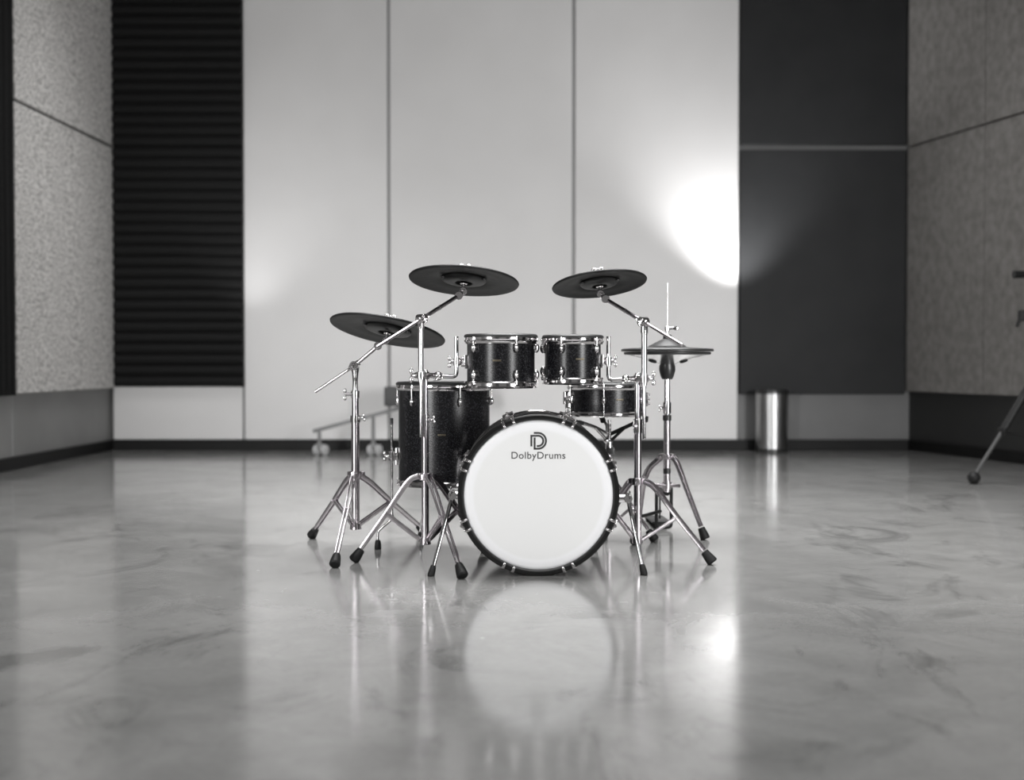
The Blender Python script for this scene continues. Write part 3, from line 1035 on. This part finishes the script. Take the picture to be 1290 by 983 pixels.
# claws: two hooks over the hoop, boss and rod behind, lug on the shell
for k in range(8):
    a = math.radians(22.5 + 45 * k)
    rad = V((math.sin(a), 0, math.cos(a))); tan = V((math.cos(a), 0, -math.sin(a)))
    cen = V((bx, 0, R_B))
    R = Matrix((tan, V((0, 1, 0)), rad)).transposed()
    flat = math.cos(a) < -.8
    for end in (0, 1):
        bm = BM()
        y0 = BF if end == 0 else BR
        s = 1 if end == 0 else -1
        for o in (-.0185, .0185):
            tt = tan * o
            lift = .0022 if not flat else .0008
            box(bm, cen + rad * (R_B + lift - .001) + tt + V((0, y0 + s * .022, 0)), .011, .046, .0045, R, .0012)
            box(bm, cen + rad * (R_B - .007) + tt + V((0, y0 - s * .002, 0)), .011, .0045, .017, R, .0012)
            ell(bm, cen + rad * (R_B - .016) + tt + V((0, y0 - s * .002, 0)), .0058, .004, .006, R, 12, 8)
        if flat:
            box(bm, cen + rad * (R_B - .010) + V((0, y0 + s * .046, 0)), .045, .010, .012, R, .002)
        else:
            box(bm, cen + rad * (R_B + .004) + V((0, y0 + s * .046, 0)), .046, .012, .012, R, .002)
            cyl(bm, cen + rad * (R_B + .007) + V((0, y0 + s * .030, 0)), cen + rad * (R_B + .007) + V((0, y0 + s * .062, 0)), .0085, seg=16)
            cyl(bm, cen + rad * (R_B + .007) + V((0, y0 + s * .018, 0)), cen + rad * (R_B + .007) + V((0, y0 + s * .03, 0)), .0052, seg=10)
        link('claw', bm, CHROME, bass)
    bm = BM()
    rr_ = R_B + (.007 if not flat else -.010)
    cyl(bm, cen + rad * rr_ + V((0, BF + .055, 0)), cen + rad * rr_ + V((0, BR - .055, 0)), .003, seg=10)
    link('tension_rod', bm, CHROME, bass)
    bm = BM()
    ell(bm, cen + rad * (R_B - .010) + V((0, BF + .15, 0)), .011, .030, .016 if not flat else .0095, R)
    ell(bm, cen + rad * (R_B - .010) + V((0, BR - .15, 0)), .011, .030, .016 if not flat else .0095, R)
    link('lug', bm, CHROME, bass)
# spurs
for s, px_att, py_att, fx, fy in ((-1, 570, 624, -.291, 4.50), (1, 791, 628, .476, 4.52)):
    att = P(px_att, py_att, 4.60)
    foot = V((fx, fy, .0))
    shell_pt = V((bx + s * (R_B - .016), 4.60, att.z))
    bm = BM()
    cyl(bm, shell_pt - V((s * .004, 0, 0)), V((att.x, 4.60, att.z)), .017, .014, 20)
    box(bm, shell_pt + V((s * .004, 0, 0)), .014, .05, .06, None, .004)
    cyl(bm, att + V((0, -.016, 0)), att + V((0, .016, 0)), .016, seg=22)
    wing(bm, att + V((s * .004, -.020, .014)), (s * .2, -1, .3), .011)
    link('spur_bracket', bm, CHROME, bass)
    d = (att - foot).normalized()
    bm = BM()
    cyl(bm, att + d * .02, foot + d * .02, .0078, .0072, 16)
    cyl(bm, att.lerp(foot, .45), att.lerp(foot, .50), .0095, seg=16)
    sp_ = link('spur', bm, CHROME, bass)
    bm = BM(); 
    lathe(bm, [(0, 0), (.011, 0), (.0135, .005), (.0125, .022), (.0100, .040), (.0085, .042), (0, .042)], frame(foot - d * .002, d), 18)
    clampz(bm)
    link('rubber_foot', bm, RUBBER, sp_)

# logo printed on the head
yl = BF + .0048
def head_pt(px, py): 
    p = P(px, py, BF + .005)
    return V((p.x, yl, p.z))
def ribbon(bm, pts, w, th=.0006):
    strap(bm, pts, (0, 1, 0), w, th)
K = 10.75
def lg_(x, y): return head_pt(620 + x / K, 520 + y / K)
outer = [lg_(565, 275), lg_(600, 275)] + [lg_(622 + 107 * math.sin(t), 382 - 107 * math.cos(t)) for t in [pi * i / 24 for i in range(25)]] + [lg_(600, 489)]
inner = [lg_(543, 314), lg_(600, 314)] + [lg_(622 + 70 * math.sin(t), 383 - 70 * math.cos(t)) for t in [pi * i / 24 for i in range(25)]] + [lg_(605, 453)]
sw = 25 / K / F_PX * BF
bm = BM()
ribbon(bm, outer + [lg_(562, 489)], sw)
ribbon(bm, [lg_(575, 495), lg_(575, 410), lg_(575, 338)], sw)
ribbon(bm, inner, sw)
ribbon(bm, [lg_(531, 302), lg_(531, 380), lg_(531, 458)], sw)
link('emblem', bm, LOGO, hd)
fc_ = bpy.data.curves.new('wordmark', 'FONT')
fc_.body = 'DolbyDrums'; fc_.align_x = 'CENTER'; fc_.size = .034; fc_.extrude = .0003; fc_.space_character = 1.06; fc_.resolution_u = 6
fo = bpy.data.objects.new('wordmark', fc_); COL.objects.link(fo)
bpy.context.view_layer.update()
me = bpy.data.meshes.new_from_object(fo.evaluated_get(bpy.context.evaluated_depsgraph_get()))
bpy.data.objects.remove(fo); bpy.data.curves.remove(fc_)
xs = [v.co.x for v in me.vertices]
want = 68.0 / F_PX * BF
k = want / (max(xs) - min(xs)); mc = (max(xs) + min(xs)) / 2
pt = head_pt(678.3, 578)
for v in me.vertices:
    x, y, z = v.co
    v.co = V(((x - mc) * k + pt.x, yl - z, y * k + pt.z)) - bass.location
me.materials.clear(); me.materials.append(LOGO)
wm = bpy.data.objects.new('wordmark', me); COL.objects.link(wm); wm.parent = hd

# ------------------------------------------------------------------ hi-hat
HY = 5.50
hcn = V((xat(840.5, HY), HY, 0))
hz = lambda y: P(0, y, HY).z
hst = thing('hi_hat_stand', (hcn.x, hcn.y, 0), 'chrome hi-hat stand with black pedal frame, right of the bass drum', 'hi-hat stand')
at_ = lambda z: V((hcn.x, hcn.y, z))
bm = BM(); cyl(bm, at_(hz(620)), at_(hz(527)), .0150, seg=24); link('lower_tube', bm, CHROME2, hst)
bm = BM(); cyl(bm, at_(hz(530)), at_(hz(470)), .0125, seg=24); link('upper_tube', bm, CHROME, hst)
bm = BM(); cyl(bm, at_(hz(480)), at_(hz(357)), .0030, seg=12); link('pull_rod', bm, CHROME, hst)
tube_clamp(hst, hcn, hz(514), .0135, (-1, -.5, 0), ws=.010, L=.05)
bm = BM(); cyl(bm, at_(hz(530)), at_(hz(523)), .019, seg=22); link('memory_lock', bm, PLASTIC, hst)
collar(hst, hcn, hz(575), .015)
bm = BM(); cyl(bm, at_(hz(597)), at_(hz(590)), .0165, seg=22); link('tube_bushing', bm, PLASTIC, hst)
bm = BM()
lathe(bm, [(0, hz(478)), (.022, hz(478)), (.028, hz(475)), (.036, hz(466)), (.0345, hz(461)), (.029, hz(457)), (.029, hz(450)), (.022, hz(447)), (0, hz(447))], Matrix.Translation(at_(0)), 10)
link('cymbal_seat', bm, PLASTIC, hst)
bm = BM()
cyl(bm, at_(hz(421.4)), at_(hz(416)), .006, seg=14); cyl(bm, at_(hz(417)), at_(hz(411)), .011, seg=18)
cl_ = at_(hz(413.5))
cyl(bm, cl_, cl_ + V((.028, -.01, 0)), .0065, seg=12); box(bm, cl_ + V((.036, -.012, -.001)), .016, .012, .018, None, .004)
link('clutch', bm, CHROME, hst)
# brace bar across the legs
brz = hz(611.5)
bm = BM()
tube(bm, [at_(brz) + V((-.085, .02, 0)), at_(brz) + V((-.02, -.012, 0)), at_(brz) + V((.02, -.012, 0)), at_(brz) + V((.052, -.03, 0))], .0085, 12)
cyl(bm, at_(brz - .016), at_(brz + .016), .021, seg=22)
link('brace_bar', bm, CHROME2, hst)
tripod_leg(hst, hcn, floor_pt(887, 5.42), hz(576), .1, .32, braces=False, gap=.024, bowl=.014)
tripod_leg(hst, hcn, V((xat(803, 5.68), 5.68, 0)), hz(576), .1, .32, braces=False, gap=.024, mid=P(813, 600, 5.56))
# pedal: upright frame, radius rod, footboard behind
bm = BM()
fy_ = 5.74
xa, xb_ = xat(827.5, fy_), xat(846, fy_)
tube(bm, smooth_path([V((xa, fy_, .185)), V((xa, fy_, .10)), V((xa, fy_, .03)), V((xa + .01, fy_, .014)), V((xb_ - .01, fy_, .014)), V((xb_, fy_, .03)), V((xb_, fy_, .10)), V((xb_, fy_, .185)), V((xb_ - .008, fy_, .205)), V((xa + .008, fy_, .205)), V((xa, fy_, .187))], 4), .008, 10)
cyl(bm, V((hcn.x, hcn.y, hz(620))), V((hcn.x, fy_, .20)), .017, .014, 16)
link('pedal_frame', bm, BLACKMETAL, hst)
bm = BM()
cyl(bm, V((xa + .02, fy_ + .012, .085)), V((xat(806, 5.62), 5.62, .075)), .008, seg=12)
cyl(bm, V((hcn.x, fy_ + .015, .20)), V((hcn.x, fy_ + .02, .05)), .004, seg=10)
link('radius_rod', bm, BLACKMETAL, hst)
bm = BM()
box(bm, V((hcn.x + .01, fy_ + .17, .026)), .085, .28, .008, Matrix.Rotation(-.03, 3, 'X'), .003)
box(bm, V((hcn.x + .01, fy_ + .33, .012)), .085, .07, .022, None, .004)
link('footboard', bm, BLACKMETAL, hst)

RH = 58 / F_PX * HY
hat_c = V((hcn.x, hcn.y, 0))
z_e = hz(442.5)
t_ = thing('hi_hat_cymbal', (hcn.x, hcn.y, z_e), 'upper black rubber hi-hat cymbal with a raised bell, under the clutch', 'cymbal', 'hi-hat cymbals')
Mh = Matrix.Translation((hcn.x, hcn.y, 0))
bm = BM()
lathe(bm, [(.006, hz(429) + .004), (.06, hz(435.5)), (RH * .5, hz(437.8)), (RH - .004, hz(439.5)), (RH, hz(440.5)), (RH, hz(442.5)), (RH - .004, hz(443)), (RH * .9, hz(442.6)), (.05, hz(438)), (.006, hz(432))], Mh, 80, True)
link('bow', bm, HATTOP, t_, sharp=55)
bm = BM()
lathe(bm, [(.006, hz(422)), (.018, hz(422)), (.019, hz(427)), (.030, hz(428.5)), (.055, hz(432)), (.082, hz(436.2)), (.08, hz(437)), (.006, hz(432))], Mh, 64, True)
link('bell', bm, HATTOP, t_, sharp=30)
t2 = thing('hi_hat_cymbal', (hcn.x, hcn.y, hz(456)), 'lower hi-hat cymbal with a pale silver underside, on the black seat', 'cymbal', 'hi-hat cymbals')
bm = BM()
RL = RH - .012
lathe(bm, [(RL - .006, hz(443.6)), (RL, hz(444)), (RL, hz(446)), (RL - .004, hz(447)), (RL - .016, hz(447.3)), (RL - .02, hz(445)), (RL - .012, hz(444))], Mh, 80, True)
link('edge_ring', bm, HATTOP, t2, sharp=50)
bm = BM()
lathe(bm, [(RL - .016, hz(447.2)), (RL * .55, hz(452)), (.034, hz(458.5)), (.03, hz(457)), (RL * .55, hz(450)), (RL - .018, hz(445.5))], Mh, 80, True)
link('underside', bm, HATLOW, t2, sharp=50)
bm = BM()
for s in (-1, 1):
    R = Matrix.Rotation(s * -.30, 3, 'Y')
    ell(bm, V((hcn.x + s * .068, hcn.y - .03, hz(455.5))), .019, .012, .006, R)
link('rubber_stop', bm, RUBBER, t2)

# snare stand feet
for ang, rr_ in ((62, .20), (182, .21), (-58, .21)):
    a = math.radians(ang); out = V((math.sin(a), -math.cos(a), 0))
    tripod_leg(sst, V((sx, SY, 0)), V((sx, SY, 0)) + out * rr_, .25, .07, .5, hub=.016, w=.015, gap=.016, bs=.95, bowl=.018)
collar(sst, V((sx, SY, 0)), .25, .0105)

# ------------------------------------------------------------------ background things
# steel bin
by = 10.72; bxn = xat(972.5, by); br_ = 20.2 / F_PX * by
bin_ = thing('waste_bin', (bxn, by, 0), 'round stainless steel waste bin with black rim in front of the back wall', 'bin')
Mb = Matrix.Translation((bxn, by, 0))
zt = P(0, 491, by).z
bm = BM(); lathe(bm, [(br_ - .006, .03), (br_ - .003, .03), (br_, zt - .03), (br_ - .004, zt - .03), (br_ - .008, .05)], Mb, 56, True); link('body', bm, STEEL, bin_)
bm = BM(); lathe(bm, [(0, 0), (br_ + .001, 0), (br_ + .002, .03), (br_ - .004, .034), (0, .034)], Mb, 56); link('base_ring', bm, PLASTIC, bin_)
bm = BM(); lathe(bm, [(br_ - .03, zt - .035), (br_ + .002, zt - .035), (br_ + .003, zt - .006), (br_ - .003, zt), (br_ - .02, zt), (br_ - .03, zt - .012)], Mb, 56, True); link('rim', bm, PLASTIC, bin_)

# rolling folded table behind the floor tom
ty = 10.35
rt = thing('rolling_table', (xat(500, ty), ty, 0), 'folded grey rolling table on casters behind the floor tom', 'table')
bm = BM()
p0, p1 = P(396, 543, ty), P(508, 513, ty)
R0 = Matrix.Rotation(-math.atan2(p1.z - p0.z, p1.x - p0.x), 3, 'Y')
box(bm, (p0 + p1) / 2, (p1 - p0).length + .02, .05, .032, R0, .006)
q0, q1 = P(620, 543, ty + .0), P(508, 513, ty)
R1 = Matrix.Rotation(-math.atan2(q1.z - q0.z, q1.x - q0.x), 3, 'Y')
box(bm, (q0 + q1) / 2, (q1 - q0).length - .03, .05, .032, R1, .006)
link('base_rail', bm, GREYTUBE, rt)
bm = BM()
x0, x1 = xat(486, ty), xat(600, ty)
za, zb_ = P(0, 513, ty).z, P(0, 489, ty).z
box(bm, ((x0 + x1) / 2, ty, (za + zb_) / 2 + .012), x1 - x0, .30, zb_ - za, None, .01)
link('table_top', bm, DARKGREY, rt)
def caster(px, dY, top):
    p = V((xat(px, ty), ty + dY, 0))
    bm = BM()
    cyl(bm, p + V((0, 0, .085)), p + V((0, 0, top)), .016, .014, 16)
    box(bm, p + V((0.0, 0, .08)), .05, .05, .035, None, .01)
    st = link('caster', bm, GREYTUBE, rt)
    bm = BM()
    for o in (-.032, .032):
        c0 = p + V((o + .012, 0, .0445)); axd = V((.82, -.57, 0))
        M = frame(c0 - axd * .013, axd)
        lathe(bm, [(0, 0), (.022, 0), (.026, .002), (.042, .004), (.044, .010), (.042, .022), (.026, .024), (.022, .026), (0, .026)], M, 32)
    link('caster_wheel', bm, CASTER, st)
caster(402, 0, p0.z)
caster(470, 0, P(0, 523, ty).z)
caster(545, 0, P(0, 522, ty).z)
caster(612, 0, P(0, 541, ty).z)

# tripod at the right edge
fy1 = 7.9
f1 = V((xat(1228, fy1), fy1, 0))
ap = V((3.70, 8.07, 1.18))
tp = thing('tripod', (ap.x, ap.y, 0), 'black video tripod cut by the right edge of the photo, one leg showing', 'tripod')
base_a = math.atan2(f1.y - ap.y, f1.x - ap.x)
Lr = math.hypot(f1.x - ap.x, f1.y - ap.y)
for k, rad in ((0, Lr), (1, .62), (2, .62)):
    a = base_a + k * 2 * pi / 3
    out = V((math.cos(a), math.sin(a), 0)); side = V((-out.y, out.x, 0))
    foot = V((ap.x, ap.y, 0)) + out * rad
    top = ap + out * .07
    kneeP = top.lerp(foot + V((0, 0, .03)), .74)
    bm = BM()
    for o in (-.016, .016):
        cyl(bm, top + side * o, kneeP + side * o, .0175, .016, 14)
    box(bm, kneeP, .03, .07, .05, Matrix.Rotation(a, 3, 'Z'), .008)
    lg = link('leg', bm, BLACKMETAL, tp)
    bm = BM(); cyl(bm, kneeP, foot + V((0, 0, .05)), .013, .012, 16)
    link('leg_extension', bm, DARKGREY, lg)
    bm = BM()
    ell(bm, foot + V((0, 0, .04)), .040, .040, .040)
    clampz(bm)
    link('rubber_foot', bm, RUBBER, lg)
    bm = BM()
    cyl(bm, kneeP, V((ap.x, ap.y, .16)), .007, seg=10)
    link('spreader', bm, BLACKMETAL, tp)
bm = BM(); cyl(bm, (ap.x, ap.y, .14), (ap.x, ap.y, .19), .03, seg=18); link('spreader_hub', bm, BLACKMETAL, tp)
bm = BM(); lathe(bm, [(0, 1.12), (.06, 1.12), (.09, 1.16), (.09, 1.21), (.055, 1.23), (.055, 1.29), (0, 1.29)], Matrix.Translation((ap.x, ap.y, 0)), 28); link('crown', bm, BLACKMETAL, tp)
bm = BM(); box(bm, (ap.x, ap.y, 1.34), .12, .12, .10, None, .012); box(bm, (ap.x, ap.y, 1.405), .09, .16, .03, None, .006); link('fluid_head', bm, BLACKMETAL, tp)
hd0 = P(1277, 346, ap.y - .05)
bm = BM()
hs = V((ap.x - .06, ap.y, 1.33))
cyl(bm, hs, hs.lerp(hd0, .55), .008, seg=12); cyl(bm, hs.lerp(hd0, .5), hd0, .018, .026, 18)
link('pan_handle', bm, BLACKMETAL, tp)
k0 = P(1287, 398, ap.y - .05)
bm = BM()
cyl(bm, V((ap.x - .06, ap.y, 1.18)), k0, .010, seg=12)
box(bm, k0 + V((.012, 0, .0)), .06, .05, .07, None, .008)
cyl(bm, k0 + V((-.01, -.01, -.01)), k0 + V((-.035, -.01, -.07)), .012, .010, 12)
link('lock_lever', bm, RUBBER, tp)

# ------------------------------------------------------------------ lights
def area(name, loc, target, sx, sy, e, col=(1, 1, 1), spread=None):
    L = bpy.data.lights.new(name, 'AREA')
    L.shape = 'RECTANGLE'; L.size = sx; L.size_y = sy; L.energy = e; L.color = col
    if spread:
        L.spread = math.radians(spread)
    o = bpy.data.objects.new(name, L); COL.objects.link(o)
    o.location = V(loc)
    o.rotation_euler = (V(target) - V(loc)).to_track_quat('-Z', 'Y').to_euler()
    return o
def spot(name, loc, target, e, ang, blend, r=.02, col=(1, 1, 1)):
    L = bpy.data.lights.new(name, 'SPOT')
    L.energy = e; L.spot_size = math.radians(ang); L.spot_blend = blend; L.shadow_soft_size = r; L.color = col
    o = bpy.data.objects.new(name, L); COL.objects.link(o)
    o.location = V(loc)
    o.rotation_euler = (V(target) - V(loc)).to_track_quat('-Z', 'Y').to_euler()
    return o

area('softbox_light', (-3.5, 0.5, 1.4), (-.4, 11, .5), 1.4, 2.1, 58, spread=74)
area('softbox_light', (3.7, 0.5, 1.4), (.4, 11, .5), 1.4, 2.1, 54, spread=74)
area('ceiling_fill', (0.5, 6.2, 4.6), (0.5, 6.2, 0), 3.4, 2.6, 215, spread=95)  # unseen area light added to brighten the floor round the kit
area('ceiling_fill', (0.2, 1.2, 4.6), (0.2, 1.2, 0), 4.6, 3.2, 115, spread=120)  # unseen area light added for the front wall, near floor and chrome
area('ceiling_fill', (-2.2, 9.0, 4.6), (-2.4, 9.3, 0), 1.2, 1.2, 17, spread=85)  # added fill, no lamp in view: lifts the low left corner
area('ceiling_fill', (2.6, 9.0, 4.6), (2.9, 9.2, 0), 1.2, 1.2, 9, spread=85)  # added fill, no lamp in view: lifts the low right corner
ux_ = xat(933, WY - .3)
spot('wall_uplight', (ux_, WY - .40, P(0, 400, WY).z), (ux_ - .04, WY - .25, 3.4), 165, 98, .85, .05)
lx_ = xat(318, WY - .2)
spot('wall_uplight', (lx_ - .05, WY - .5, .85), (lx_, WY - .1, 2.6), 15, 80, 1.0, .05)

W = bpy.data.worlds.new('world'); S.world = W
W.use_nodes = True
W.node_tree.nodes['Background'].inputs[0].default_value = (.5, .5, .5, 1)
W.node_tree.nodes['Background'].inputs[1].default_value = .1

# ------------------------------------------------------------------ camera
cam = bpy.data.cameras.new('camera')
cam.sensor_fit = 'HORIZONTAL'; cam.sensor_width = 36
cam.lens = F_PX * 36 / 1290
cam.clip_start = .05
cam.dof.use_dof = True; cam.dof.focus_distance = 4.75; cam.dof.aperture_fstop = 1.6
co = bpy.data.objects.new('camera', cam); COL.objects.link(co)
co.location = (0, 0, EYE); co.rotation_euler = (pi / 2 - PITCH, 0, 0)
S.camera = co

S.view_settings.view_transform = 'Standard'
S.view_settings.look = 'None'
S.view_settings.gamma = 1.0
S.view_settings.use_curve_mapping = False
S.view_settings.exposure = 0.09
